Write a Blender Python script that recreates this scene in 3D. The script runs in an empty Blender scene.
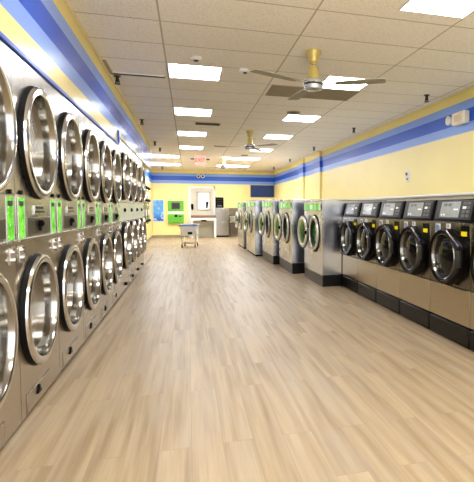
import bpy, bmesh, math, random
from mathutils import Matrix, Vector
random.seed(7)
sc = bpy.context.scene
COL = sc.collection
PI = math.pi

# ------------------------------------------------------------------ materials
MATS = {}
def nodes(name):
    m = bpy.data.materials.new(name); m.use_nodes = True
    nt = m.node_tree; b = nt.nodes['Principled BSDF']
    MATS[name] = m
    return m, nt, b
def lin(c):
    return tuple((x/12.92 if x <= .04045 else ((x+.055)/1.055)**2.4) for x in [v/255 for v in c]) + (1,)
def ramp(nt, fac, stops):
    r = nt.nodes.new('ShaderNodeValToRGB'); e = r.color_ramp.elements
    while len(e) < len(stops): e.new(.5)
    for i, (p, c) in enumerate(stops): e[i].position = p; e[i].color = c
    nt.links.new(fac, r.inputs[0]); return r.outputs[0]
def noise(nt, scale, detail=3, vec=None, stretch=None):
    n = nt.nodes.new('ShaderNodeTexNoise'); n.inputs['Scale'].default_value = scale; n.inputs['Detail'].default_value = detail
    if vec is None:
        vec = nt.nodes.new('ShaderNodeNewGeometry').outputs['Position']
    if stretch:
        mp = nt.nodes.new('ShaderNodeMapping'); mp.inputs['Scale'].default_value = stretch
        nt.links.new(vec, mp.inputs['Vector']); vec = mp.outputs[0]
    nt.links.new(vec, n.inputs['Vector']); return n.outputs['Fac']
def mixc(nt, fac, a, b, mode='MIX'):
    m = nt.nodes.new('ShaderNodeMix'); m.data_type = 'RGBA'; m.blend_type = mode
    for k, v in ((0, fac), (6, a), (7, b)):
        if isinstance(v, (int, float)): m.inputs[k].default_value = v
        elif isinstance(v, tuple): m.inputs[k].default_value = v
        else: nt.links.new(v, m.inputs[k])
    return m.outputs[2]
def plain(name, rgb, rough=.5, metal=0, emit=0, var=.06, scale=6, spec=.5, ecol=None):
    m, nt, b = nodes(name)
    c = lin(rgb); lo = tuple(x*(1-var) for x in c[:3])+(1,); hi = tuple(min(1, x*(1+var)) for x in c[:3])+(1,)
    o = ramp(nt, noise(nt, scale), [(.3, lo), (.7, hi)])
    nt.links.new(o, b.inputs['Base Color'])
    b.inputs['Roughness'].default_value = rough; b.inputs['Metallic'].default_value = metal
    b.inputs['Specular IOR Level'].default_value = spec
    if emit:
        b.inputs['Emission Strength'].default_value = emit
        b.inputs['Emission Color'].default_value = lin(ecol or rgb)
    return m
def steel(name, rgb, rough, stretch=(2, 2, 60), var=.05, bump=.006):
    m, nt, b = nodes(name)
    c = lin(rgb)
    f = noise(nt, 6, 3, stretch=stretch)
    o = ramp(nt, f, [(.3, tuple(x*(1-var) for x in c[:3])+(1,)), (.7, tuple(min(1, x*(1+var)) for x in c[:3])+(1,))])
    nt.links.new(o, b.inputs['Base Color'])
    b.inputs['Metallic'].default_value = 1
    r = nt.nodes.new('ShaderNodeMapRange'); nt.links.new(noise(nt, 3, 2), r.inputs[0])
    r.inputs[3].default_value = rough*.8; r.inputs[4].default_value = rough*1.2
    nt.links.new(r.outputs[0], b.inputs['Roughness'])
    bp = nt.nodes.new('ShaderNodeBump'); bp.inputs['Strength'].default_value = bump; bp.inputs['Distance'].default_value = .01
    nt.links.new(noise(nt, 1.6, 1), bp.inputs['Height']); nt.links.new(bp.outputs[0], b.inputs['Normal'])
    return m

STEEL = steel('brushed_steel', (198, 195, 189), .27)
STEEL_TAN = steel('brushed_steel_warm', (190, 181, 164), .26)
STEEL_SIDE = steel('polished_steel_side', (200, 202, 208), .22, bump=.012)
STEEL_DARK = steel('dark_steel', (128, 122, 112), .35)
CHROME = plain('chrome', (214, 212, 208), .13, 1, var=.02)
CHROME_IN = plain('chrome_inner', (160, 157, 150), .14, 1, var=.04)
BLACK = plain('black_plastic', (9, 8, 8), .30, var=.2, spec=.10)
CHROME_DK = plain('dark_chrome', (128, 126, 120), .16, 1)
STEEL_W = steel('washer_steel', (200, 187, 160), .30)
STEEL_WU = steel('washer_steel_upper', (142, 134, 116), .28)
STEEL_BW = steel('large_washer_steel', (204, 202, 196), .26)
GASKET = plain('black_rubber', (8, 8, 8), .5, var=.2, spec=.15)
BASEBLK = plain('black_base_paint', (13, 12, 10), .34, var=.12, spec=.3)
BASEGREY = plain('grey_base_paint', (52, 50, 46), .35, var=.08)
DARKGLASS = plain('dark_glass', (10, 10, 9), .07, var=.1, spec=.35)
TANGLASS = plain('dryer_glass', (74, 68, 54), .08, .35, var=.1)
SATIN = plain('satin_silver', (232, 230, 222), .25, .6, var=.03)
OLIVE_SHADE = plain('olive_shade', (44, 42, 28), .4, var=.2)  # olive colour standing in for shade inside the dryer door bowls
LCD = plain('lcd_glass', (150, 154, 150), .22, emit=.12, var=.12, scale=25)
PODGREY = plain('pod_grey', (42, 41, 40), .4, var=.1)
KEYGREY = plain('key_grey', (96, 95, 93), .4, var=.12, scale=40)
WHITE = plain('white_paint', (238, 236, 230), .4, var=.02)
WHITEPL = plain('white_plastic', (232, 230, 224), .35, var=.03)
CREAM = plain('cream_cap', (240, 228, 196), .4, var=.03)
YEL = plain('yellow_label', (236, 214, 30), .4, emit=.1)
NAVY = plain('navy_blue', (16, 56, 118), .3, var=.05)
TRIMBLUE = plain('trim_blue', (44, 84, 180), .35)
TRIMGREY = plain('trim_grey', (120, 122, 138), .35)
GOLD = plain('gold_metal', (220, 198, 120), .32, .35, var=.05)
FANBLADE = plain('fan_blade', (158, 149, 126), .45, var=.05)
FANSILVER = plain('fan_silver', (205, 205, 202), .25, .6)
VENTGREY = plain('vent_grey', (176, 162, 134), .6, var=.08)
VENTDARK = plain('vent_dark', (82, 76, 66), .6, var=.1)
SPRINK = plain('sprinkler_dark', (52, 46, 40), .4, .4)
BASEB = plain('baseboard_paint', (160, 148, 126), .5)
LAMP = plain('lamp_diffuser', (255, 250, 238), .4, emit=13.0, ecol=(246, 248, 255), var=.0)
RED = plain('exit_red', (240, 60, 16), .4, emit=.9)
EXITW = plain('exit_white', (250, 205, 190), .4, emit=.35)
GREENM = plain('green_enamel', (98, 178, 52), .35, var=.06)
GRAYSCR = plain('grey_screen', (104, 100, 100), .2)
BASKET = plain('cart_basket', (226, 228, 232), .4, var=.05)
CARTRIM = plain('cart_bumper', (112, 128, 158), .4)
BROWN = plain('counter_brown', (128, 104, 82), .4, var=.3, scale=40)
PALE = plain('pale_mint', (216, 222, 200), .3, .1, var=.05, emit=.06)
MIRROR = plain('mirror_glass', (246, 248, 250), .1, emit=.35, var=.02)  # glow added so the mirror looks bright
NICKEL = steel('nickel', (176, 172, 164), .22)
BLUEST = plain('blue_sticker', (120, 140, 190), .4, var=.3, scale=60)

def mat_green_display():
    m, nt, b = nodes('green_display')
    g = nt.nodes.new('ShaderNodeNewGeometry').outputs['Position']
    f = noise(nt, 70, 2, g); 
    c1 = ramp(nt, noise(nt, 14, 2, g), [(.3, lin((48, 140, 20))), (.7, lin((112, 208, 52)))])
    w = ramp(nt, f, [(.62, (0, 0, 0, 1)), (.70, (1, 1, 1, 1))])
    c = mixc(nt, w, c1, lin((205, 240, 185)))
    nt.links.new(c, b.inputs['Base Color']); nt.links.new(c, b.inputs['Emission Color'])
    b.inputs['Emission Strength'].default_value = .42; b.inputs['Roughness'].default_value = .25
    return m
GREENDISP = mat_green_display()
def mat_green_panel():
    m, nt, b = nodes('green_panel')
    g = nt.nodes.new('ShaderNodeNewGeometry').outputs['Position']
    c = ramp(nt, noise(nt, 5, 2, g, (0, 1, .2)), [(.35, lin((70, 160, 34))), (.5, lin((110, 190, 70))), (.66, lin((176, 220, 180)))])
    nt.links.new(c, b.inputs['Base Color']); nt.links.new(c, b.inputs['Emission Color'])
    b.inputs['Emission Strength'].default_value = .30; b.inputs['Roughness'].default_value = .25
    return m
GREENPANEL = mat_green_panel()
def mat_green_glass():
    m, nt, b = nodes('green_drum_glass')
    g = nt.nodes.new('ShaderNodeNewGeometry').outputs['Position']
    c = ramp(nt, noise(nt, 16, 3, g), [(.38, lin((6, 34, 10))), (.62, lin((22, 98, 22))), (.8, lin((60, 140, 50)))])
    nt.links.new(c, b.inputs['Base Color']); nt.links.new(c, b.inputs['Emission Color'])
    b.inputs['Emission Strength'].default_value = .3; b.inputs['Roughness'].default_value = .15  # green glow painted in by emission
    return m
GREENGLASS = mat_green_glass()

def mat_wall(name, rough):
    m, nt, b = nodes(name)
    g = nt.nodes.new('ShaderNodeNewGeometry').outputs['Position']
    sx = nt.nodes.new('ShaderNodeSeparateXYZ'); nt.links.new(g, sx.inputs[0])
    mr = nt.nodes.new('ShaderNodeMath'); mr.operation = 'DIVIDE'; mr.inputs[1].default_value = 3.0
    nt.links.new(sx.outputs['Z'], mr.inputs[0])
    Y1 = lin((247, 230, 160)); Y2 = lin((243, 224, 138)); LV = lin((132, 166, 236)); BL = lin((16, 86, 204))
    r = nt.nodes.new('ShaderNodeValToRGB'); r.color_ramp.interpolation = 'CONSTANT'
    e = r.color_ramp.elements
    stops = [(0, Y1), (2.19/3, LV), (2.318/3, BL), (2.487/3, LV), (2.607/3, Y2)]
    while len(e) < len(stops): e.new(.99)
    for i, (p, c) in enumerate(stops): e[i].position = p; e[i].color = c
    nt.links.new(mr.outputs[0], r.inputs[0])
    v = ramp(nt, noise(nt, 1.5, 2, g), [(.3, (.95, .95, .95, 1)), (.7, (1, 1, 1, 1))])
    c = mixc(nt, 1.0, r.outputs[0], v, 'MULTIPLY')
    nt.links.new(c, b.inputs['Base Color']); b.inputs['Roughness'].default_value = rough
    bp = nt.nodes.new('ShaderNodeBump'); bp.inputs['Strength'].default_value = .04; bp.inputs['Distance'].default_value = .01
    nt.links.new(noise(nt, 90, 2, g), bp.inputs['Height']); nt.links.new(bp.outputs[0], b.inputs['Normal'])
    return m
WALL = mat_wall('striped_wall_paint', .38)
WALLG = mat_wall('striped_gloss_paint', .22)

def mat_ceiling():
    m, nt, b = nodes('ceiling_tile')
    g = nt.nodes.new('ShaderNodeNewGeometry').outputs['Position']
    mp = nt.nodes.new('ShaderNodeMapping'); mp.inputs['Location'].default_value = (.2129 + 1.2192*4, -6.2798 + .6096*20, 0)
    nt.links.new(g, mp.inputs['Vector'])
    br = nt.nodes.new('ShaderNodeTexBrick'); br.offset = 0; br.squash = 1
    br.inputs['Scale'].default_value = 1; br.inputs['Brick Width'].default_value = 1.2192; br.inputs['Row Height'].default_value = .6096
    br.inputs['Mortar Size'].default_value = .009; br.inputs['Mortar Smooth'].default_value = .3
    br.inputs['Color1'].default_value = lin((254, 248, 236)); br.inputs['Color2'].default_value = lin((251, 244, 230))
    br.inputs['Mortar'].default_value = lin((200, 190, 170))
    nt.links.new(mp.outputs[0], br.inputs['Vector'])
    sp = ramp(nt, noise(nt, 55, 4, g), [(.36, (.88, .87, .85, 1)), (.5, (1, 1, 1, 1))])
    c = mixc(nt, 1.0, br.outputs['Color'], sp, 'MULTIPLY')
    nt.links.new(c, b.inputs['Base Color']); b.inputs['Roughness'].default_value = .9
    b.inputs['Specular IOR Level'].default_value = .15
    return m
CEIL = mat_ceiling()
def mat_floor():
    m, nt, b = nodes('vinyl_plank')
    g = nt.nodes.new('ShaderNodeNewGeometry').outputs['Position']
    sx = nt.nodes.new('ShaderNodeSeparateXYZ'); nt.links.new(g, sx.inputs[0])
    cb = nt.nodes.new('ShaderNodeCombineXYZ')
    nt.links.new(sx.outputs['Y'], cb.inputs['X']); nt.links.new(sx.outputs['X'], cb.inputs['Y'])
    br = nt.nodes.new('ShaderNodeTexBrick'); br.offset = .37; br.offset_frequency = 2
    br.inputs['Scale'].default_value = 1; br.inputs['Brick Width'].default_value = 1.22; br.inputs['Row Height'].default_value = .152
    br.inputs['Mortar Size'].default_value = .0012; br.inputs['Mortar Smooth'].default_value = .4
    br.inputs['Color1'].default_value = lin((175, 155, 125)); br.inputs['Color2'].default_value = lin((167, 147, 117))
    br.inputs['Mortar'].default_value = lin((150, 126, 96)); br.inputs['Bias'].default_value = -.15
    nt.links.new(cb.outputs[0], br.inputs['Vector'])
    # per plank grain offset
    add = nt.nodes.new('ShaderNodeVectorMath'); add.operation = 'ADD'
    sc_ = nt.nodes.new('ShaderNodeVectorMath'); sc_.operation = 'SCALE'; sc_.inputs['Scale'].default_value = 9
    nt.links.new(br.outputs['Color'], sc_.inputs[0]); nt.links.new(sc_.outputs[0], add.inputs[0]); nt.links.new(cb.outputs[0], add.inputs[1])
    grain = noise(nt, 3.0, 6, add.outputs[0], (.30, 6, 1))
    gr = ramp(nt, grain, [(.34, lin((186, 176, 162))), (.47, lin((232, 227, 219))), (.60, (1, 1, 1, 1))])
    c = mixc(nt, .60, br.outputs['Color'], gr, 'MULTIPLY')
    fine = ramp(nt, noise(nt, 10, 4, add.outputs[0], (.25, 10, 1)), [(.35, (.86, .85, .83, 1)), (.6, (1, 1, 1, 1))])
    c = mixc(nt, .6, c, fine, 'MULTIPLY')
    greyf = ramp(nt, noise(nt, 1.6, 8, add.outputs[0], (.9, 4.0, 1)), [(.46, (0, 0, 0, 1)), (.66, (.48, .48, .48, 1))])
    c = mixc(nt, greyf, c, lin((158, 144, 125)))
    nt.links.new(c, b.inputs['Base Color'])
    rr = nt.nodes.new('ShaderNodeMapRange'); nt.links.new(grain, rr.inputs[0]); rr.inputs[3].default_value = .46; rr.inputs[4].default_value = .34
    nt.links.new(rr.outputs[0], b.inputs['Roughness']); b.inputs['Specular IOR Level'].default_value = .42
    bp = nt.nodes.new('ShaderNodeBump'); bp.inputs['Strength'].default_value = .08; bp.inputs['Distance'].default_value = .004
    nt.links.new(grain, bp.inputs['Height']); nt.links.new(bp.outputs[0], b.inputs['Normal'])
    return m
FLOOR = mat_floor()
def mat_poster():
    m, nt, b = nodes('blue_poster_print')
    g = nt.nodes.new('ShaderNodeNewGeometry').outputs['Position']
    sx = nt.nodes.new('ShaderNodeSeparateXYZ'); nt.links.new(g, sx.inputs[0])
    base = ramp(nt, sx.outputs['Z'], [(.70, lin((20, 88, 196))), (.95, lin((84, 156, 226))), (1.0, lin((96, 166, 232)))])
    w = ramp(nt, noise(nt, 7, 2, g), [(.54, (0, 0, 0, 1)), (.68, (.8, .8, .8, 1))])
    c = mixc(nt, w, base, lin((205, 228, 246)))
    nt.links.new(c, b.inputs['Base Color']); b.inputs['Roughness'].default_value = .3
    return m
POSTER = mat_poster()

# ------------------------------------------------------------------ mesh builder
class MB:
    def __init__(s): s.bm = bmesh.new()
    def face(s, vs):
        try: s.bm.faces.new(vs)
        except ValueError: pass
    def box(s, x0, x1, y0, y1, z0, z1):
        v = [s.bm.verts.new(p) for p in ((x0,y0,z0),(x1,y0,z0),(x1,y1,z0),(x0,y1,z0),(x0,y0,z1),(x1,y0,z1),(x1,y1,z1),(x0,y1,z1))]
        for f in ((3,2,1,0),(4,5,6,7),(0,1,5,4),(1,2,6,5),(2,3,7,6),(3,0,4,7)): s.face([v[i] for i in f])
        return s
    def rings(s, rings, closed=True, cap0=True, cap1=True):
        R = [[s.bm.verts.new(p) for p in r] for r in rings]
        n = len(R[0])
        for a, b in zip(R, R[1:]):
            for i in range(n if closed else n-1):
                j = (i+1) % n
                s.face([a[i], a[j], b[j], b[i]])
        if cap0: s.face(R[0][::-1])
        if cap1: s.face(R[-1])
        return s
    def lathe(s, prof, c, axis='x', seg=48, cap0=False, cap1=False, close=False):
        def pt(r, h, a):
            if axis == 'x': return (c[0]+h, c[1]+r*math.cos(a), c[2]+r*math.sin(a))
            if axis == 'y': return (c[0]+r*math.sin(a), c[1]+h, c[2]+r*math.cos(a))
            return (c[0]+r*math.cos(a), c[1]+r*math.sin(a), c[2]+h)
        if close: prof = list(prof)+[prof[0]]
        return s.rings([[pt(r, h, 2*PI*i/seg) for i in range(seg)] for r, h in prof], True, cap0, cap1)
    def cyl(s, c, r, h, axis='z', seg=24, r2=None):
        return s.lathe([(r, 0), (r if r2 is None else r2, h)], c, axis, seg, True, True)
    def prism(s, yz, x0, x1):
        return s.rings([[(x0, y, z) for y, z in yz], [(x1, y, z) for y, z in yz]])
    def prism_y(s, xz, y0, y1):
        return s.rings([[(x, y0, z) for x, z in xz], [(x, y1, z) for x, z in xz]])
    def tube(s, pts, r, seg=10):
        pts = [Vector(p) for p in pts]; rg = []
        for i, p in enumerate(pts):
            d = (pts[min(i+1, len(pts)-1)] - pts[max(i-1, 0)]).normalized()
            u = d.orthogonal().normalized() if i == 0 else (u - d*u.dot(d)).normalized()
            w = d.cross(u)
            rg.append([p + r*(math.cos(2*PI*k/seg)*u + math.sin(2*PI*k/seg)*w) for k in range(seg)])
        return s.rings(rg)
    def holed(s, x, y0, y1, z0, z1, cy, cz, r, depth=.03, seg=64):
        """flat plate facing +x with a round hole and a short inner rim"""
        inn, out = [], []
        cs = [(y1,z1),(y0,z1),(y0,z0),(y1,z0)]
        ang = sorted([2*PI*i/seg for i in range(seg)] + [math.atan2(z-cz, y-cy) % (2*PI) for y, z in cs])
        for a in ang:
            c, n = math.cos(a), math.sin(a)
            t = 1e9
            if c > 1e-9: t = min(t, (y1-cy)/c)
            if c < -1e-9: t = min(t, (y0-cy)/c)
            if n > 1e-9: t = min(t, (z1-cz)/n)
            if n < -1e-9: t = min(t, (z0-cz)/n)
            inn.append((x, cy+r*c, cz+r*n)); out.append((x, cy+t*c, cz+t*n))
        back = [(x-depth, p[1], p[2]) for p in inn]
        oback = [(x-depth, p[1], p[2]) for p in out]
        return s.rings([oback, out, inn, back], True, False, False)
    def build(s, name, mat, parent=None, bevel=0, smooth=True, loc=None, rot=None):
        bmesh.ops.recalc_face_normals(s.bm, faces=s.bm.faces)
        me = bpy.data.meshes.new(name); s.bm.to_mesh(me); s.bm.free()
        me.materials.append(mat)
        if smooth:
            me.shade_smooth(); me.set_sharp_from_angle(angle=math.radians(32))
        o = bpy.data.objects.new(name, me); COL.objects.link(o)
        if parent: o.parent = parent
        if loc: o.location = loc
        if rot: o.rotation_euler = rot
        if bevel:
            md = o.modifiers.new('bevel', 'BEVEL'); md.width = bevel; md.segments = 2; md.limit_method = 'ANGLE'; md.angle_limit = math.radians(40)
        return o
def tag(o, label, cat, group=None):
    o['label'] = label; o['category'] = cat
    if group: o['group'] = group
    return o
def thing(name, label, cat, loc=(0,0,0), rz=0, group=None):
    o = bpy.data.objects.new(name, None); COL.objects.link(o); o.location = loc; o.rotation_euler = (0,0,rz)
    o.empty_display_size = .1
    return tag(o, label, cat, group)
def struct(name, mb, mat, bevel=0):
    o = mb.build(name, mat, None, bevel); o['kind'] = 'structure'; return o
def dup(root, loc, rz, label):
    def cp(o, par):
        c = o.copy(); COL.objects.link(c); c.parent = par
        for ch in o.children: cp(ch, c)
        return c
    r = cp(root, None); r.location = loc; r.rotation_euler = (0,0,rz); r['label'] = label
    return r
def text(s, size, parent, name, mat, loc, rot, depth=.004, sx=1):
    cu = bpy.data.curves.new(name, 'FONT'); cu.body = s; cu.size = size; cu.align_x = 'CENTER'; cu.align_y = 'CENTER'; cu.extrude = depth
    t = bpy.data.objects.new(name, cu); COL.objects.link(t)
    dg = bpy.context.evaluated_depsgraph_get()
    me = bpy.data.meshes.new_from_object(t.evaluated_get(dg)); bpy.data.objects.remove(t)
    me.materials.clear(); me.materials.append(mat)
    o = bpy.data.objects.new(name, me); COL.objects.link(o); o.parent = parent; o.location = loc; o.rotation_euler = rot; o.scale = (sx, 1, 1)
    return o

# ------------------------------------------------------------------ setting
XL, XD, XR, YB, C, YF = -1.39, -.8795, 3.5434, 20.8, 2.768, -1.2
struct('floor', MB().box(XL-.1, XR+.1, YF, YB+.1, -.1, 0), FLOOR)
struct('ceiling', MB().box(XL-.1, XR+.1, YF, YB+.1, C, C+.1), CEIL)
struct('wall_left', MB().box(XL-.1, XL, YF, YB, 0, C), WALL)
struct('wall_right', MB().box(XR, XR+.1, YF, YB, 0, C), WALL)
struct('wall_back', MB().box(XL-.1, XR+.1, YB, YB+.1, 0, C), WALL)
struct('wall_left_header', MB().box(XL, XD-.004, YF, 7.0, 2.014, C).box(XL, XD-.004, 7.0, 13.0, 2.122, C), WALLG)
struct('trim_1', MB().box(XD-.02, XD+.014, YF, 6.998, 2.012, 2.040).box(XD-.01, XD+.02, 6.97, 7.0, 2.03, 2.20), TRIMBLUE, .004)
struct('trim_2', MB().box(XD-.02, XD+.012, 7.0, 13.0, 2.118, 2.138), TRIMGREY, .003)
struct('trim_3', MB().box(XD-.02, XD+.005, 10.46, 13.05, 0, .018), BASEB)
struct('baseboard_back', MB().box(XL, -.01, YB-.015, YB, 0, .1).box(1.08, XR, YB-.015, YB, 0, .1), BASEB)
struct('baseboard_left', MB().box(XL, XL+.015, 10.5, YB-.02, 0, .1), BASEB)
struct('wall_low_ledge', MB().box(3.0, XR, YF, 17.2, 0, 1.33), CREAM)
struct('trim_4', MB().box(2.97, XR, YF, 17.2, 1.33, 1.36), WHITE, .005)
struct('trim_5', MB().box(XR-.06, XR, 15.05, 15.6, 1.36, C), WALL)
struct('trim_6', MB().box(XR-.06, XR, 13.0, 13.65, 1.36, C), WALL)
struct('trim_7', MB().box(XR-.018, XR, YF, YB, C-.022, C).box(XD-.004, XD+.014, YF, 13, C-.022, C).box(XL, XR, YB-.018, YB, C-.022, C), CREAM)
# back wall opening: navy blue window
w = struct('window_1', MB().box(2.56, 3.5, YB-.02, YB, 1.69, 2.14), NAVY)
fr = MB()
for a in ((2.53,2.58,1.66,2.17),(3.48,3.53,1.66,2.17),(2.53,3.53,2.12,2.17),(2.53,3.53,1.66,1.71)): fr.box(a[0],a[1],YB-.03,YB,a[2],a[3])
f = fr.build('window_frame', plain('navy_frame', (22, 58, 108), .3), w)
# white door with frame on the back wall
d = struct('door_1', MB().box(.1, 1.05, YB-.03, YB, 0, 2.02), plain('door_paint', (206, 202, 188), .4, var=.03))
MB().box(-.01, .1, YB-.06, YB, 0, 2.08).box(1.0, 1.07, YB-.05, YB, 0, 2.08).box(-.01, 1.07, YB-.05, YB, 2.0, 2.08).build('door_frame', WHITEPL, d, .006)

# ------------------------------------------------------------------ stacked dryers (front faces +x in local space)
PIT = .815
def ring_door(parent, name, cy, cz, R, p, rmat=CHROME, glass=TANGLASS, deep=.15, x=0.0):
    """deep porthole door: gasket, chrome ring, flared inner bowl and glass"""
    o = MB().lathe([(R*1.0, p*.45), (R*1.015, p*.6), (R*1.0, p*.86), (R*.955, p), (R*.90, p*.98), (R*.868, p*.88), (R*.868, p*.45)], (x, cy, cz), seg=64).build(name, rmat, parent)
    MB().lathe([(R*1.02, -.012), (R*1.03, p*.1), (R*1.0, p*.5), (R*.90, p*.5), (R*.90, -.012)], (x, cy, cz), seg=64).build('gasket', GASKET, o)
    MB().lathe([(R*.872, p*.9), (R*.86, p*.7), (R*.845, p*.1), (R*.815, -.075)], (x, cy, cz), seg=64).build('inner_bowl', CHROME_IN, o)
    MB().lathe([(R*.82, -.07), (R*.80, -.08), (R*.76, -deep)], (x, cy, cz), seg=64).build('bowl_back', OLIVE_SHADE, o)
    MB().lathe([(R*.79, -deep+.004), (R*.58, -deep+.006)], (x, cy, cz), seg=64).build('shade_ring', OLIVE_SHADE, o)  # dark ring painted as the shadow between glass and bowl
    MB().lathe([(R*.62, -deep+.004), (R*.62, -deep+.055), (R*.59, -deep+.075), (R*.4, -deep+.085), (R*.2, -deep+.090), (.004, -deep+.092)], (x, cy, cz), seg=64, cap1=True).build('glass', glass, o)
    return o
def add_handle(door, cy, cz, R, p):
    MB().box(p*.5, p+.028, cy-R*.985-.012, cy-R*.985+.028, cz-.055, cz+.055).build('handle', CHROME, door, .008)
def near_dryer():
    t = thing('stacked_dryer', '', 'dryer', group='stacked tumble dryers along the left wall')
    h = PIT/2 - .003; D = XD-XL-.01
    MB().box(-D, -.03, -h, h, .02, 2.008).build('cabinet', STEEL, t)
    MB().holed(0, -h, h, 1.252, 2.008, 0, 1.567, .30).build('upper_panel', STEEL, t)
    lp = MB().holed(0, -h, h, .02, 1.002, -.065, .572, .305).build('lower_panel', STEEL_TAN, t)
    cp = MB().box(-.03, .003, -h, h, 1.008, 1.25).build('control_panel', STEEL, t, .003)
    MB().box(-.01, .014, -h, h, .996, 1.010).build('ridge', STEEL, t, .003)
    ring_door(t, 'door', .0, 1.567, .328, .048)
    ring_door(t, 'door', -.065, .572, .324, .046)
    for s in (-1, 1):
        g = MB().box(0, .004, s*.32-.050, s*.32+.050, 1.012, 1.236).build('display', GREENDISP, t, .003)
        MB().box(.003, .006, s*.32-.034, s*.32+.030, 1.188, 1.214).build('readout', PODGREY, g)
        MB().box(.0, .005, s*.32-.057, s*.32-.05, 1.008, 1.24).box(.0, .005, s*.32+.05, s*.32+.057, 1.008, 1.24).build('display_frame', FANSILVER, g)
        MB().cyl((0, s*.32, 1.262), .012, .012, 'x', 12).build('indicator', BLACK, t)
        pl = MB().box(0, .006, s*.335-.042, s*.335+.042, .882, .972).build('lock_plate', STEEL, t, .002)
        MB().cyl((.005, s*.335, .948), .017, .016, 'x', 16).build('lock', CHROME, pl)
        MB().cyl((.005, s*.335, .906), .017, .016, 'x', 16).build('lock', CHROME, pl)
    tr = MB().box(0, .008, -.235, .235, 1.022, 1.122).build('coin_tray', STEEL_DARK, t, .002)
    MB().lathe([(.02, 0), (.02, .022), (.008, .03)], (.006, -.01, 1.085), 'x', 16, False, True).prism([(-.018,1.078),(-.002,1.078),(-.016,1.040),(-.026,1.044)], .006, .022).build('knob', BLACK, tr)
    lb = MB().box(.002, .010, -.105, .105, 1.136, 1.194).build('label_plate', STEEL, t, .002)
    MB().box(.009, .013, -.082, .082, 1.150, 1.160).box(.009, .013, -.07, .07, 1.172, 1.186).build('slot', PODGREY, lb)
    li = MB().box(0, .004, -.315, .14, .026, .134).build('lint_drawer', STEEL_TAN, t, .003)
    MB().box(0, .002, -.322, .147, .02, .141).build('lint_gap', STEEL_DARK, li)
    MB().prism([(y_-.105, z_) for y_, z_ in ((-.042,.076),(.042,.076),(.016,.100),(.007,.124),(-.007,.124),(-.016,.100))], .003, .014).build('knob', BLACK, li, .004)
    MB().box(-.06, -.03, -h, h, 0, .022).build('toe_kick', GASKET, t)
    return t
def far_dryer():
    t = thing('stacked_dryer', '', 'dryer', group='stacked tumble dryers along the left wall')
    h = .86/2-.003; D = XD-XL-.01
    MB().box(-D, -.03, -h, h, .02, 2.114).build('cabinet', STEEL, t)
    MB().holed(0, -h, h, 1.262, 2.114, 0, 1.625, .31).build('upper_panel', STEEL, t)
    MB().holed(0, -h, h, .02, 1.0, 0, .65, .31).build('lower_panel', STEEL_TAN, t)
    cp = MB().box(-.03, .004, -h, h, 1.006, 1.256).build('control_panel', PALE, t, .003)
    for y in (-.2, .2): MB().box(.003, .008, y-.11, y+.11, 1.03, 1.09).build('label', WHITEPL, cp)
    MB().box(-.01, .014, -h, h, .994, 1.008).build('ridge', STEEL, t, .003)
    MB().lathe([(.028, 0), (.028, .02), (.012, .028)], (.004, -.0, 1.152), 'x', 16, False, True).build('knob', BLACK, t)
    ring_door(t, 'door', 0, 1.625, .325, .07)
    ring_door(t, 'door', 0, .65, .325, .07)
    MB().prism([(-.04,.085),(.04,.085),(0,.125)], .0, .03).build('knob', BLACK, t)
    MB().box(-.06, -.03, -h, h, 0, .022).build('toe_kick', GASKET, t)
    return t
near_labels = ['stacked dryer cut off by the left edge of the photo, nearest of the row',
    'first stacked dryer wholly in view on the left, with the largest door rings',
    'second whole stacked dryer from the left edge, green displays above its lower door',
    'third whole stacked dryer from the left edge, between its green-display neighbours',
    'fourth whole stacked dryer from the left edge, one before the end of the blue trim',
    'last stacked dryer with green displays, directly under the end of the blue trim']
n0 = near_dryer()
for i, k in enumerate(range(-1, 5)):
    y = 2.945 + PIT*(k+.5)
    if i == 0: n0.location = (XD, y, 0); n0['label'] = near_labels[0]
    else: dup(n0, (XD, y, 0), 0, near_labels[i])
far_labels = ['first of the taller stacked dryers with a pale panel, just past the blue trim end',
    'second of the taller pale-panel stacked dryers, past the blue trim end',
    'third of the taller pale-panel stacked dryers, second from the far end of the row',
    'farthest stacked dryer of the left row, pale panel, beside the alcove']
f0 = far_dryer()
for i in range(4):
    y = 7.015 + .86*(i+.5)
    if i == 0: f0.location = (XD, y, 0); f0['label'] = far_labels[0]
    else: dup(f0, (XD, y, 0), 0, far_labels[i])

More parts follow.
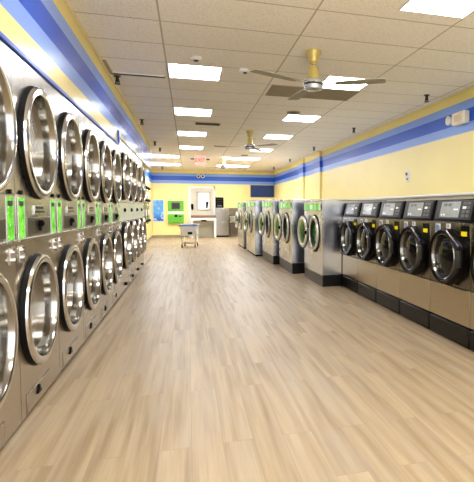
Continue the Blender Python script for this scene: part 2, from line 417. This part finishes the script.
# ------------------------------------------------------------------ small black-door washers (local front +x, placed facing -x)
WW = .696
def small_washer():
    t = thing('front_load_washer', '', 'washer', group='black-door washers along the right wall')
    h = WW/2-.005; D = .70
    MB().box(-D, -.02, -h, h, .18, 1.06).build('cabinet', STEEL_DARK, t)
    MB().box(-D, -.004, -h, h, 0, .16).box(-.05, .006, -h+.004, h-.004, .012, .172).build('base', BASEBLK, t, .012)
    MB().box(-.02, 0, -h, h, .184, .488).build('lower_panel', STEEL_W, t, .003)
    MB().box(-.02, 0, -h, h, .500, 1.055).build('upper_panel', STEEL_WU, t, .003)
    # control pod, tilted back
    pod = MB().prism_y([(.004,1.062),(-.012,1.075),(-.055,1.262),(-.30,1.262),(-.30,1.062)], -h+.02, h-.005).build('control_pod', BLACK, t, .008)
    def onpod(y0, y1, z0, z1, th, name, mat, par, bev=.003):
        # slab on the tilted pod face
        sl = -.043/.187
        xf = lambda z: -.012 + (z-1.075)*sl
        m = MB(); 
        m.rings([[(xf(z0)-.004, y0, z0), (xf(z1)-.004, y0, z1), (xf(z1)+th, y0, z1), (xf(z0)+th, y0, z0)],
                 [(xf(z0)-.004, y1, z0), (xf(z1)-.004, y1, z1), (xf(z1)+th, y1, z1), (xf(z0)+th, y1, z0)]])
        return m.build(name, mat, par, bev)
    onpod(-.285, .315, 1.082, 1.252, .010, 'fascia', PODGREY, pod)
    sc_ = onpod(-.20, .125, 1.100, 1.240, .014, 'screen', LCD, pod)
    for (a, b_, c_, d_, mm) in ((-.15,-.09,1.20,1.225,'g'),(-.075,-.02,1.20,1.225,'g'),(.03,.105,1.165,1.178,'w'),(-.17,-.15,1.115,1.13,'w'),(-.125,-.105,1.115,1.13,'w')):
        onpod(a, b_, c_, d_, .0155, 'screen_text' , WHITE if mm == 'w' else KEYGREY, sc_, 0)
    kp = onpod(.17, .30, 1.095, 1.245, .013, 'keypad', PODGREY, pod)
    for r in range(4):
        for c_ in range(2):
            onpod(.18+.062*c_, .228+.062*c_, 1.105+.035*r, 1.128+.035*r, .019, 'key', KEYGREY if (r, c_) != (2, 0) else WHITE, kp, .002)
    # door: round on the hinge side, chamfered octagon on the handle side
    R, cz, cy = .248, .755, .0
    out = []
    n = 40
    for i in range(n+1):
        a = PI/2 + PI*i/n
        out.append((cy+R*math.cos(a), cz+R*math.sin(a)))
    E = .325; k = .095
    out += [(cy+.11, cz-R), (cy+E-.02, cz-k-.03), (cy+E, cz-k), (cy+E, cz+k-.01), (cy+E-.02, cz+k+.02), (cy+.10, cz+R)]
    def scaled(s_): return [(cy+(y-cy)*s_, cz+(z-cz)*s_) for y, z in out]
    inner = []
    for y, z in out:
        a = math.atan2(z-cz, y-cy); inner.append((cy+.204*math.cos(a), cz+.204*math.sin(a)))
    rr = [[(x, y, z) for y, z in q] for x, q in ((0.0, scaled(.96)), (.03, scaled(1.0)), (.062, scaled(.985)), (.082, scaled(.93)), (.080, [((a[0]+b[0])/2, (a[1]+b[1])/2) for a, b in zip(scaled(.93), inner)]), (.064, inner), (.012, inner))]
    dr = MB().rings(rr, True, False, False).build('door', BLACK, t)
    MB().lathe([(.205,.066),(.201,.073),(.194,.070),(.186,.050),(.180,.02)], (0, cy, cz), seg=56).build('chrome_ring', CHROME_DK, dr)
    MB().lathe([(.186,.024),(.15,.040),(.10,.052),(.04,.058),(.003,.059)], (0, cy, cz), seg=56, cap1=True).build('glass', DARKGLASS, dr)
    MB().box(.05, .10, cy+E-.05, cy+E-.012, cz-.07, cz+.07).build('handle', PODGREY, dr, .008)
    hl = MB().rings([[(.082, cy+.08, cz+R*.90), (.09, cy+.09, cz+R*.93), (.084, cy+.10, cz+R*.955)], [(.082, cy+E-.045, cz+k+.0), (.09, cy+E-.035, cz+k+.012), (.084, cy+E-.022, cz+k+.02)]]).build('edge_strip', CHROME, dr)
    st = MB().box(0, .006, .195, .305, .935, 1.035).build('warning_sticker', BLACK, t)
    MB().box(.005, .008, .205, .295, .945, .985).build('sticker_panel', YEL, st)
    s1 = MB().box(0, .004, -.245, -.16, .955, 1.04).build('instruction_sticker', WHITEPL, t)
    MB().box(.003, .006, -.235, -.19, .965, 1.03).box(.003, .006, -.182, -.168, .985, 1.02).build('sticker_print', BLUEST, s1)
    s2 = MB().box(0, .004, -.05, .02, .995, 1.045).build('price_sticker', WHITEPL, t)
    MB().box(.003, .006, -.025, -.005, 1.01, 1.035).build('sticker_print', BLUEST, s2)
    s3 = MB().cyl((0, -.27, .91), .02, .004, 'x', 14).build('round_sticker', WHITEPL, t)
    return t
sw_labels = ['black-door washer cut off by the right edge of the photo',
    'rightmost black-door washer wholly in view, its door showing largest',
    'black-door washer second from the right among those wholly in view',
    'middle one of the five whole black-door washers on the right',
    'black-door washer second from the tall polished steel side panel',
    'black-door washer right beside the tall polished steel side panel']
s0 = small_washer()
for i in range(6):
    y = 4.187 + WW*(i-1.5)
    if i == 0: s0.location = (2.2241, y, 0); s0.rotation_euler = (0,0,PI); s0['label'] = sw_labels[0]
    else: dup(s0, (2.2241, y, 0), PI, sw_labels[i])

# ------------------------------------------------------------------ large steel washers with the doors swung open
def big_washer(x, y0, y1, H, base, label):
    w = (y1-y0)/2; cyw = (y0+y1)/2
    t = thing('large_steel_washer', label, 'washer', (x, cyw, 0), PI, 'large open-door steel washers')
    D = 2.95-x if x+1.1 > 2.95 else 1.1
    R = .262
    oy = -(7.43-7.58) ; oz = .79*(H/1.31)
    side = MB().box(-D, -.02, -w, w, base, H-.01)
    side.build('cabinet', STEEL_SIDE, t, .006)
    MB().holed(0, -w, w, base, H-.165, oy, oz, R*.86, .02).build('front_panel', STEEL_BW, t)
    MB().box(-D-.0, .012, -w-.004, w+.004, H-.012, H).build('top_lid', STEEL_SIDE, t, .004)
    MB().box(-.02, .004, -w, w, H-.163, H-.014).build('control_panel', STEEL, t, .004)
    g = MB().box(0, .012, -w+.03, w-.09, H-.158, H-.05).build('display_panel', GREENPANEL, t, .003)
    MB().box(.011, .016, -.12, .02, H-.135, H-.075).build('display', plain('mint_display', (170, 228, 190), .3, emit=.3) if 'mint_display' not in MATS else MATS['mint_display'], g)
    MB().box(0, .01, w-.075, w-.03, H-.13, H-.07).build('coin_slot', PODGREY, t, .002)
    MB().box(0, .012, w-.10, w-.055, H-.235, H-.185).build('lock', CHROME, t, .004)
    if base > .1:
        b = MB().box(-D, -.015, -w+.005, w-.005, 0, base).build('base', BASEBLK, t)
        MB().box(-.016, -.002, -w+.004, w-.004, .0, base-.006).build('kick_plate', BASEGREY, b)
    else:
        b = MB().box(-D, -.02, -w+.02, w-.02, 0, base).build('base', GASKET, t)
    # opening with collar and a drum disc that glows green by its own material
    MB().lathe([(R*1.13, 0), (R*1.13, .008), (R*1.0, .012)], (0, oy, oz), seg=56).build('shade_outline', GASKET, t)  # dark outline modelled for the shadow around the collar
    o = MB().lathe([(R*1.02, 0), (R*1.03, .02), (R*.99, .04), (R*.90, .038), (R*.84, .0), (R*.82, -.016)], (0, oy, oz), seg=56).build('door_collar', SATIN, t)
    MB().lathe([(R*.86, .024), (R*.80, .03), (R*.74, .006), (R*.74, -.016)], (0, oy, oz), seg=56).build('gasket', plain('blue_black_rubber_and_shade', (26, 28, 44), .4) if 'blue_black_rubber_and_shade' not in MATS else MATS['blue_black_rubber_and_shade'], o)
    MB().lathe([(R*.78, -.014), (R*.5, -.006), (.003, -.002)], (0, oy, oz), seg=48, cap1=True).build('drum', GREENGLASS, o)
    # open door swung back past the far edge: local y points to the camera, so far = -y
    dr = MB().lathe([(R*1.0, -.016), (R*1.0, .008), (R*.96, .02), (R*.80, .024), (R*.74, .012), (R*.72, -.012), (R*.8, -.02)], (0, 0, 0), seg=56, close=True).build('door', SATIN, t, loc=(.07, oy-.56, oz), rot=(0, 0, math.radians(4)))
    MB().lathe([(R*.74, .014), (R*.5, .03), (R*.25, .042), (.003, .046)], (0, 0, 0), seg=48, cap1=True).build('door_glass', GREENGLASS, dr)
    MB().lathe([(R*.74, -.014), (R*.5, -.05), (R*.25, -.066), (.003, -.07)], (0, 0, 0), seg=48, cap1=True).build('inner_glass', GREENGLASS, dr)
    MB().box(0, .075, oy-.345, oy-.305, oz-.07, oz+.07).build('hinge', CHROME, t, .006)
    MB().lathe([(R*1.0, -.012), (R*1.07, -.012), (R*1.07, .0), (R*1.0, .002)], (0,0,0), seg=56).build('edge_shade', MATS['blue_black_rubber_and_shade'], dr)  # same painted shadow outline, around the open door
    MB().box(.02, .055, R*.93, R*1.12, -.03, .03).build('handle', BLACK, dr, .006)
    return t
big_washer(1.915, 6.995, 8.17, 1.308, .172, 'large steel washer nearest the camera, its polished side facing the black-door washers')
big_washer(1.775, 8.555, 9.83, 1.345, .19, 'second large steel washer from the near end, door open, black base')
big_washer(1.69, 10.10, 11.62, 1.37, .18, 'third large steel washer from the near end, green drum and open door')
big_washer(1.55, 11.93, 13.75, 1.39, .04, 'fourth large steel washer, standing low on the floor without a black base')
big_washer(1.53, 14.3, 16.0, 1.36, .04, 'farthest large steel washer, mostly hidden, beside the steel sink')

# ------------------------------------------------------------------ left alcove: wall-mounted vending cabinets
def vending():
    t = thing('vending_cabinet', '', 'vending machine', group='wall cabinets in the left alcove')
    b = MB().box(0, .17, -.31, .31, .70, 1.92).build('cabinet', NICKEL, t, .012)
    MB().box(.17, .182, -.29, .29, 1.34, 1.88).build('door', STEEL_TAN, t, .006)
    MB().box(.17, .182, -.29, .29, .74, 1.30).build('door', STEEL_TAN, t, .006)
    for z in (1.80, 1.42, .80):
        for y in (-.2, 0, .2):
            MB().lathe([(.035, 0), (.04, .03), (.02, .045)], (.182, y, z), 'x', 14, False, True).build('knob', BLACK, t)
    for z in (1.58, 1.05): MB().box(.18, .19, -.2, .2, z-.09, z+.09).build('product_window', WHITEPL, t, .003)
    return t
v0 = vending(); v0.location = (XL, 14.6, 0); v0['label'] = 'steel wall vending cabinet with black knobs, nearest of three past the dryers'
dup(v0, (XL, 15.5, 0), 0, 'middle steel wall vending cabinet with black knobs past the dryer row')
dup(v0, (XL, 16.4, 0), 0, 'farthest steel wall vending cabinet, the one closest to the blue poster')

# ------------------------------------------------------------------ back wall things (fronts face -y)
t = thing('wall_poster', 'blue and white poster in a white frame on the yellow back wall', 'poster', (-1.165, YB-.001, 1.08))
MB().box(-.2, .2, -.02, -.004, -.43, .43).build('print', POSTER, t)
fr = MB()
for a in ((-.215,-.195,-.45,.45),(.195,.215,-.45,.45),(-.215,.215,.43,.45),(-.215,.215,-.45,-.42)): fr.box(a[0],a[1],-.028,0,a[2],a[3])
fr.build('frame', WHITE, t)
t = thing('change_machine', 'green change machine with a grey screen on the back wall', 'change machine', (-.495, YB-.001, 0))
MB().box(-.31, .31, -.12, 0, .57, 1.50).build('cabinet', WHITEPL, t, .01)
MB().box(-.305, .305, -.135, -.12, 1.06, 1.495).build('upper_panel', GREENM, t, .006)
MB().box(-.305, .305, -.135, -.12, .575, .945).build('lower_panel', GREENM, t, .006)
s = MB().box(-.17, .17, -.15, -.135, 1.14, 1.42).build('screen', GRAYSCR, t, .01)
MB().box(-.14, .14, -.152, -.15, 1.17, 1.39).build('display', PODGREY, s)
MB().box(-.05, .06, -.155, -.135, .83, .92).build('coin_slot', BLACK, t, .01)
MB().box(.12, .21, -.15, -.135, .84, .88).build('bill_slot', BLACK, t, .006)
MB().box(-.1, .1, -.17, -.135, .62, .70).build('coin_tray', GREENM, t, .01)
t = thing('wall_mirror', 'bright framed mirror hanging above the folding table', 'mirror', (.602, YB-.031, 1.48))
MB().box(-.235, .235, -.02, -.0, -.34, .34).build('glass', MIRROR, t)
fr = MB()
for a in ((-.27,-.225,-.38,.38),(.225,.27,-.38,.38),(-.27,.27,.335,.38),(-.27,.27,-.38,-.335)): fr.box(a[0],a[1],-.035,0,a[2],a[3])
fr.build('frame', plain('mirror_frame', (176, 168, 146), .4), t, .005)
t = thing('soap_dispenser', 'small black soap dispenser left of the mirror', 'dispenser', (.15, YB-.029, 1.26))
MB().box(-.045, .045, -.08, 0, -.11, .10).build('body', BLACK, t, .015)
MB().prism([(-.06,-.11),(-.02,-.11),(-.02,-.14),(-.05,-.14)], -.02, .02).build('spout', BLACK, t)
t = thing('wall_handset', 'small black handset-shaped fixture over the right side of the mirror', 'handset', (.70, YB-.068, 1.34))
MB().prism([(-.01,.12),(.0,-.14),(.06,-.14),(.10,.12)], -.04, .03).build('body', BLACK, t, .01, rot=(0,0,-PI/2))
MB().cyl((.0, -.01, -.16), .02, .05, 'z', 12).build('nozzle', BLACK, t)
t = thing('folding_table', 'white-legged folding table with a brown speckled top under the mirror', 'table', (.58, 20.35, 0))
MB().box(-.49, .49, -.3, .3, .80, .90).build('tabletop', BROWN, t, .006)
MB().box(-.48, .48, -.29, .29, .70, .80).build('apron', WHITE, t)
for sx in (-1, 1):
    for sy in (-1, 1):
        MB().box(sx*.445-.035, sx*.445+.035, sy*.255-.03, sy*.255+.03, 0, .70).build('leg', WHITE, t, .004)
MB().box(-.10, .10, -.33, -.29, .66, .72).build('latch', BLACK, t, .008)
t = thing('menu_board', 'black notice board mounted above the steel cabinets', 'board', (1.24, YB-.001, 1.425))
MB().box(-.165, .165, -.05, 0, -.215, .215).build('panel', BLACK, t, .012)
for z in (.12, .03, -.07): MB().box(-.11, .09, -.054, -.05, z, z+.02).build('text_line', PODGREY, t)
MB().box(-.10, .10, -.056, -.05, -.17, -.11).build('plate', KEYGREY, t)
# steel cabinet wall
t = thing('steel_cabinet', 'pale stainless cabinet under the black notice board', 'cabinet', (1.335, YB-.016, 0))
MB().box(-.265, .265, -.33, 0, .06, 1.19).build('body', NICKEL, t, .006)
for z0, z1 in ((.1, .62), (.65, 1.15)):
    d_ = MB().box(-.25, .25, -.345, -.33, z0, z1).build('door', NICKEL, t, .004)
    MB().box(.19, .215, -.37, -.345, (z0+z1)/2-.06, (z0+z1)/2+.06).build('handle', CHROME, d_, .004)
MB().box(-.25, .25, -.30, -.0, 0, .06).build('toe_kick', GASKET, t)
t = thing('utility_sink', 'stainless utility sink with a tall backsplash beside the large washers', 'sink', (1.90, YB-.016, 0))
MB().box(-.29, .50, -.03, 0, .10, 1.20).build('backsplash', STEEL_DARK, t, .004)
m = MB().box(-.28, .48, -.50, -.47, .60, .86).box(-.28, .48, -.06, -.03, .60, .86).box(-.28, -.25, -.47, -.06, .60, .86).box(.45, .48, -.47, -.06, .60, .86).box(-.25, .45, -.47, -.06, .60, .63)
m.build('basin', STEEL, t, .006)
for sx in (-.24, .44):
    for sy in (-.46, -.10): MB().cyl((sx, sy, 0), .02, .60, 'z', 12).build('leg', STEEL_DARK, t)
MB().tube([(.1,-.035,.95),(.1,-.10,1.0),(.1,-.18,1.0),(.1,-.22,.93)], .014).build('faucet', CHROME, t)
MB().box(-.25, -.12, -.045, -.03, .95, 1.1).box(.2, .32, -.045, -.03, .95, 1.1).build('plate', CHROME, t)
for nm, px in (('white round camera dome on the blue stripe of the back wall', .58), ('small dark camera on the blue stripe, left of the white dome', .41)):
    t = thing('security_camera', nm, 'camera', (px, YB-.001, 2.50), group=None)
    white = 'white' in nm
    MB().lathe([(.075, 0), (.075, -.03), (.06, -.05)], (0,0,0), 'y', 20, False, True).build('mount', WHITE if white else NAVY, t)
    MB().lathe([(.045, -.05), (.035, -.08), (.003, -.09)], (0,0,0), 'y', 16, True, True).build('lens', GASKET, t)

# ------------------------------------------------------------------ laundry cart
t = thing('laundry_cart', 'white rolling laundry cart with blue-grey rim standing near the back wall', 'cart', (.03, 15.4, 0), math.radians(-8))
def rect(hx, hy, z, r=.04, n=4):
    p = []
    for cx_, cy_, a0 in ((hx-r,hy-r,0),(-hx+r,hy-r,PI/2),(-hx+r,-hy+r,PI),(hx-r,-hy+r,3*PI/2)):
        for i in range(n+1):
            a = a0+PI/2*i/n; p.append((cx_+r*math.cos(a), cy_+r*math.sin(a), z))
    return p
MB().rings([rect(.20,.30,.36), rect(.245,.37,.66), rect(.235,.36,.66), rect(.19,.29,.38)], True, True, True).build('basket', BASKET, t)
MB().rings([rect(.25,.375,.645), rect(.268,.392,.66), rect(.268,.392,.685), rect(.25,.375,.70), rect(.232,.358,.685), rect(.232,.358,.655)], True, False, False).build('rim', CARTRIM, t)
MB().tube([(-.19,-.28,.13),(.19,-.28,.13),(.19,.28,.13),(-.19,.28,.13),(-.19,-.28,.13)], .013).build('bottom_frame', CHROME, t)
for sx in (-1, 1):
    for sy in (-1, 1):
        MB().tube([(sx*.19,sy*.28,.13),(sx*.215,sy*.31,.50)], .013).build('leg', CHROME, t)
        c_ = MB().box(sx*.19-.02, sx*.19+.02, sy*.28-.02, sy*.28+.02, .09, .125).build('caster', CHROME, t, .004)
        MB().lathe([(.05,-.014),(.056,-.01),(.056,.01),(.05,.014)], (sx*.19, sy*.28, .056), 'x', 20, True, True).build('wheel', PODGREY, c_)
MB().box(-.015, .115, -.34, -.315, .405, .475).build('name_plate', BLACK, t, .004)

# ------------------------------------------------------------------ ceiling lights
LAMP_LONG = plain('long_lamp_diffuser', (255, 250, 238), .4, emit=24.0, ecol=(246, 248, 255), var=.0)
def light(x0, x1, y0, y1, label, mat=None):
    cx_, cy_ = (x0+x1)/2, (y0+y1)/2; hx, hy = (x1-x0)/2, (y1-y0)/2
    t = thing('ceiling_light', label, 'ceiling light', (cx_, cy_, C), group='recessed ceiling lights')
    m = MB(); e = .014
    for a in ((-hx,hx,-hy,-hy+e),(-hx,hx,hy-e,hy),(-hx,-hx+e,-hy+e,hy-e),(hx-e,hx,-hy+e,hy-e)): m.box(a[0],a[1],a[2],a[3],-.008,-.0005)
    m.build('frame', WHITEPL, t)
    MB().box(-hx+e, hx-e, -hy+e, hy-e, -.006, -.0005).build('diffuser', LAMP_LONG if x1-x0 > .9 else LAMP, t)
    return t
yy = [5.675, 8.115, 10.555, 12.99]
order = ['nearest square light panel of the left ceiling row', 'second square light panel from the near end of the left ceiling row',
         'third square light panel of the left ceiling row, past the small air vent', 'fourth square light panel of the left row, just before the exit sign']
for y, l in zip(yy, order): light(-.205, .39, y, y+.6, l)
order = ['bright square light panel cut by the top edge of the photo', 'square light panel partly hidden behind the nearest fan blade',
         'square light panel beside the round ceiling speaker on the right', 'square light panel above the second fan, in the right ceiling row',
         'small square light panel right behind the second fan hub']
for y, l in zip([3.05, 5.65, 8.14, 10.45, 13.0], order): light(1.63, 2.215, y, y+.6, l)
light(-1.3, -.255, 15.42, 16.05, 'long light panel at the far left, just before the last one')
light(-1.3, -.265, 18.2, 18.85, 'farthest long light panel at the left, nearest the back wall')
light(1.02, 2.2, 15.5, 16.1, 'long light panel on the right, just before the last one')
light(1.02, 2.2, 18.2, 18.85, 'farthest long light panel on the right, nearest the back wall')
# unseen area lamps added for light, overhead and out of frame
def area(x, y, sx, sy, e, loc_z=C-.02):
    L = bpy.data.lights.new('added_lamp', 'AREA'); L.shape = 'RECTANGLE'; L.size = sx; L.size_y = sy; L.energy = e; L.color = (.97, .98, 1)
    o = bpy.data.objects.new('added_lamp', L); COL.objects.link(o); o.location = (x, y, loc_z)
for x in (.1, 1.92):
    for y in (-.3, 1.2): area(x, y, .6, .6, 16)
area(.1, 3.3, .6, .6, 16)

# ------------------------------------------------------------------ exit sign
t = thing('exit_sign', 'red and white exit sign hanging from the ceiling at the far end', 'sign', (.352, 15.0, 2.60))
MB().box(-.155, .155, 0, .05, -.145, .14).build('housing', EXITW, t, .006)
MB().box(-.05, .05, .0, .05, .14, C-2.60).build('mount', WHITEPL, t)
text('EXIT', .155, t, 'lettering', RED, (0, -.004, -.0), (PI/2, 0, 0), .003, .92)
for s_ in (-1, 1):
    MB().box(s_*.22-.05, s_*.22+.05, -.03, .03, .02, .05).build('lamp_head', PODGREY, t, .006)

# ------------------------------------------------------------------ ceiling fans
def fan(x, y, zb, angs, R, label, hub=1.0):
    t = thing('ceiling_fan', label, 'ceiling fan', (x, y, C), group='three-blade ceiling fans')
    b = zb - C
    MB().lathe([(.078, 0), (.076, -.03), (.055, -.06), (.05, -.11), (.03, -.13)], (0,0,0), 'z', 28, True, True).build('canopy', GOLD, t)
    MB().cyl((0,0,b+.10), .017, -b-.2, 'z', 14).build('downrod', FANSILVER, t)
    MB().lathe([(.035, b+.19), (.05, b+.17), (.06, b+.05)], (0,0,0), 'z', 28, True, True).build('motor_neck', GOLD, t)
    mt = MB().lathe([(.06, b+.055), (.092, b+.05), (.098, b+.03), (.098, b-.02), (.09, b-.045), (.04, b-.055)], (0,0,0), 'z', 32, True, True).build('motor_housing', FANSILVER, t)
    MB().lathe([(.0985, b+.012), (.1005, b+.008), (.1005, b-.004), (.0985, b-.008)], (0,0,0), 'z', 32).build('band', PODGREY, mt)
    for a in angs:
        a = math.radians(a)
        bl = MB()
        n = 8; ring = []
        pts = []
        xs = [.22, .26, .45, R-.03, R]; ws = [.035, .05, .065, .07, .055]
        def sec(xx, ww):
            tw = -.07
            return [(xx, -ww, -ww*tw), (xx, ww, ww*tw), (xx, ww, ww*tw+.006), (xx, -ww, -ww*tw+.006)]
        o = bl.rings([sec(p, q) for p, q in zip(xs, ws)]).build('blade', FANBLADE, t, loc=(0, 0, b), rot=(0, 0, a))
        MB().rings([[(p, -q, .006), (p, q, .006), (p, q, .012), (p, -q, .012)] for p, q in ((.085,.018),(.2,.014),(.27,.03))]).build('blade_arm', FANSILVER, o)
    return t
fan(1.232, 4.84, 2.43, (-29, 207, 95), .73, 'nearest ceiling fan with gold canopy and wide grey blades')
fan(1.226, 10.13, 2.44, (178, -53, 62), .73, 'second ceiling fan, smaller, in front of the middle light panels')
fan(1.078, 15.75, 2.48, (20, 140, 260), .65, 'farthest ceiling fan, tiny, near the exit sign')

# ------------------------------------------------------------------ vents, detectors, sprinklers
t = thing('return_air_grille', 'large dull brown return grille panel behind the nearest fan', 'vent', (1.64, 6.59, C))
MB().box(-.59, .61, -.295, .295, -.006, -.0005).build('panel', VENTGREY, t)
m = MB()
for i in range(14): m.box(-.58, .60, -.28+.0415*i, -.262+.0415*i, -.010, -.005)
m.build('louvers', plain('louver', (158, 144, 116), .6), t)
t = thing('slot_diffuser', 'dark slot vent in the ceiling left of the first light panel', 'vent', (-.54, 6.27, C))
MB().box(-.29, .29, -.035, .05, -.012, -.0005).build('slot', VENTDARK, t)
MB().box(-.33, -.29, -.5, .06, -.01, -.0005).build('return_edge', VENTGREY, t)
MB().box(-.29, .29, -.045, -.035, -.016, -.0005).build('lip', WHITEPL, t)
t = thing('air_diffuser', 'slatted air vent between the second and third left light panels', 'vent', (.365, 9.48, C))
MB().box(-.26, .26, -.14, .14, -.008, -.0005).build('frame', CREAM, t)
m = MB()
for i in range(5): m.box(-.22, .22, -.11+.048*i, -.09+.048*i, -.018, -.007)
m.build('slats', VENTDARK, t)
t = thing('air_diffuser', 'thin far air vent right of the fourth left light panel', 'vent', (.80, 12.77, C))
MB().box(-.16, .16, -.12, .12, -.008, -.0005).build('frame', CREAM, t)
m = MB()
for i in range(4): m.box(-.14, .14, -.09+.052*i, -.065+.052*i, -.016, -.007)
m.build('slats', VENTGREY, t)
for px, py, l in ((1.68, 7.94, 'round grey ceiling speaker beside a light panel, in front of the second fan'), (1.618, 14.68, 'far round grey ceiling speaker behind the second fan')):
    t = thing('ceiling_speaker', l, 'speaker', (px, py, C))
    MB().lathe([(.11, -.0005), (.115, -.012), (.10, -.02)], (0,0,0), 'z', 28, True, False).build('ring', VENTGREY, t)
    MB().lathe([(.10, -.018), (.05, -.024), (.003, -.025)], (0,0,0), 'z', 28, False, True).build('grille', VENTDARK, t)
t = thing('smoke_detector', 'round white smoke detector just ahead of the first left light panel', 'detector', (.096, 5.387, C))
MB().lathe([(.06, -.0005), (.06, -.02), (.045, -.035)], (0,0,0), 'z', 24, True, True).build('body', WHITE, t)
MB().lathe([(.03, -.034), (.02, -.046), (.003, -.047)], (0,0,0), 'z', 18, False, True).build('sensor', KEYGREY, t)
t = thing('ceiling_sensor', 'small white boxed sensor beside the tip of the nearest fan blade', 'sensor', (.626, 5.66, C))
MB().box(-.05, .05, -.04, .04, -.045, -.0005).build('body', WHITE, t, .012)
MB().lathe([(.025, -.044), (.015, -.06), (.003, -.062)], (.01,0,0), 'z', 14, False, True).build('lens', KEYGREY, t)
def sprinkler():
    t = thing('sprinkler_head', '', 'sprinkler', group='dark sprinkler heads on the ceiling')
    MB().lathe([(.042, -.0005), (.04, -.008), (.015, -.012)], (0,0,0), 'z', 16, True, False).build('escutcheon', SPRINK, t)
    b = MB().cyl((0,0,-.075), .02, .065, 'z', 12).tube([(-.022,0,-.09),(-.022,0,-.055),(.022,0,-.055),(.022,0,-.09)], .005, 6).build('body', SPRINK, t)
    MB().lathe([(.034, -.092), (.034, -.097)], (0,0,0), 'z', 14, True, True).build('deflector', SPRINK, t)
    return t
sp = [(-.80, 6.42, 'dark sprinkler head near the left wall, nearest, beside the slot vent'), (-.78, 9.40, 'dark sprinkler head near the left wall, second from the camera'),
      (-.75, 12.4, 'dark sprinkler head near the left wall, third from the camera'), (-.70, 13.66, 'dark sprinkler head left of the fourth light panel, past the header end'),
      (3.217, 6.22, 'dark sprinkler head by the right wall nearest the emergency light'), (3.149, 9.15, 'dark sprinkler head by the right wall, second from the camera'),
      (3.13, 12.25, 'dark sprinkler head by the right wall beside the wider pilaster'), (3.145, 15.43, 'dark sprinkler head by the right wall beside the narrow pilaster'),
      (3.16, 18.56, 'dark sprinkler head in the far right corner of the ceiling'), (-.95, 19.9, 'dark sprinkler head close to the back wall, above the poster')]
q0 = sprinkler()
for i, (x, y, l) in enumerate(sp):
    if i == 0: q0.location = (x, y, C); q0['label'] = l
    else: dup(q0, (x, y, C), 0, l)

# ------------------------------------------------------------------ right wall fittings
t = thing('emergency_light', 'white emergency light with lamp head on the blue stripe, right wall', 'emergency light', (XR+.003, 5.84, 2.39))
MB().box(-.09, 0, -.20, .12, -.085, .08).build('housing', plain('cream_plastic', (236, 226, 200), .4), t, .015)
for yy_ in (.19,):
    l_ = MB().lathe([(.035, 0), (.06, -.05), (.062, -.075), (.05, -.08)], (-.03, yy_, .0), 'x', 20, True, True).build('lamp_head', WHITEPL, t, rot=(0,0,0))
    MB().box(-.05, -.02, .11, .16, -.02, .02).build('bracket', KEYGREY, t)
MB().box(-.10, -.088, -.12, .04, -.05, .04).build('lens_panel', plain('lens_cream', (214, 190, 160), .3), t, .01)
t = thing('wall_outlet_plate', 'small white wall plate with dark knob high on the right yellow wall', 'wall plate', (XR, 7.50, 1.73))
MB().box(-.012, 0, -.075, .075, -.10, .10).build('plate', WHITEPL, t, .004)
MB().cyl((-.03, .01, .03), .024, .02, 'x', 16).build('knob', SPRINK, t)
MB().box(-.016, -.011, -.04, .03, -.07, -.04).build('label', KEYGREY, t)

# ------------------------------------------------------------------ light from the shop front behind the camera + camera
w = bpy.data.worlds.new('sky'); sc.world = w; w.use_nodes = True
bg = w.node_tree.nodes['Background']; bg.inputs[0].default_value = (.93, .95, 1, 1); bg.inputs[1].default_value = 2.25
f_, cx_, cy_, yaw, pitch, roll, hh = 485.0056, 333.4031, 233.1027, .29002, -.050347, .001445, 1.17645
cam = bpy.data.cameras.new('camera'); co = bpy.data.objects.new('camera', cam); COL.objects.link(co)
cam.sensor_fit = 'HORIZONTAL'; cam.sensor_width = 36; cam.lens = f_/474*36
cam.shift_x = (237-cx_)/474; cam.shift_y = (cy_-241)/474
fw = Vector((math.sin(yaw)*math.cos(pitch), math.cos(yaw)*math.cos(pitch), math.sin(pitch)))
rt = Vector((math.cos(yaw), -math.sin(yaw), 0)); up = rt.cross(fw)
rt2 = rt*math.cos(roll) + up*math.sin(roll); up2 = up*math.cos(roll) - rt*math.sin(roll)
M = Matrix((rt2, up2, -fw)).transposed().to_4x4(); M.translation = (0, 0, hh)
co.matrix_world = M
cam.clip_start = .05
sc.camera = co
sc.view_settings.view_transform = 'Standard'; sc.view_settings.look = 'None'; sc.view_settings.exposure = 0.66; sc.view_settings.gamma = 0.94
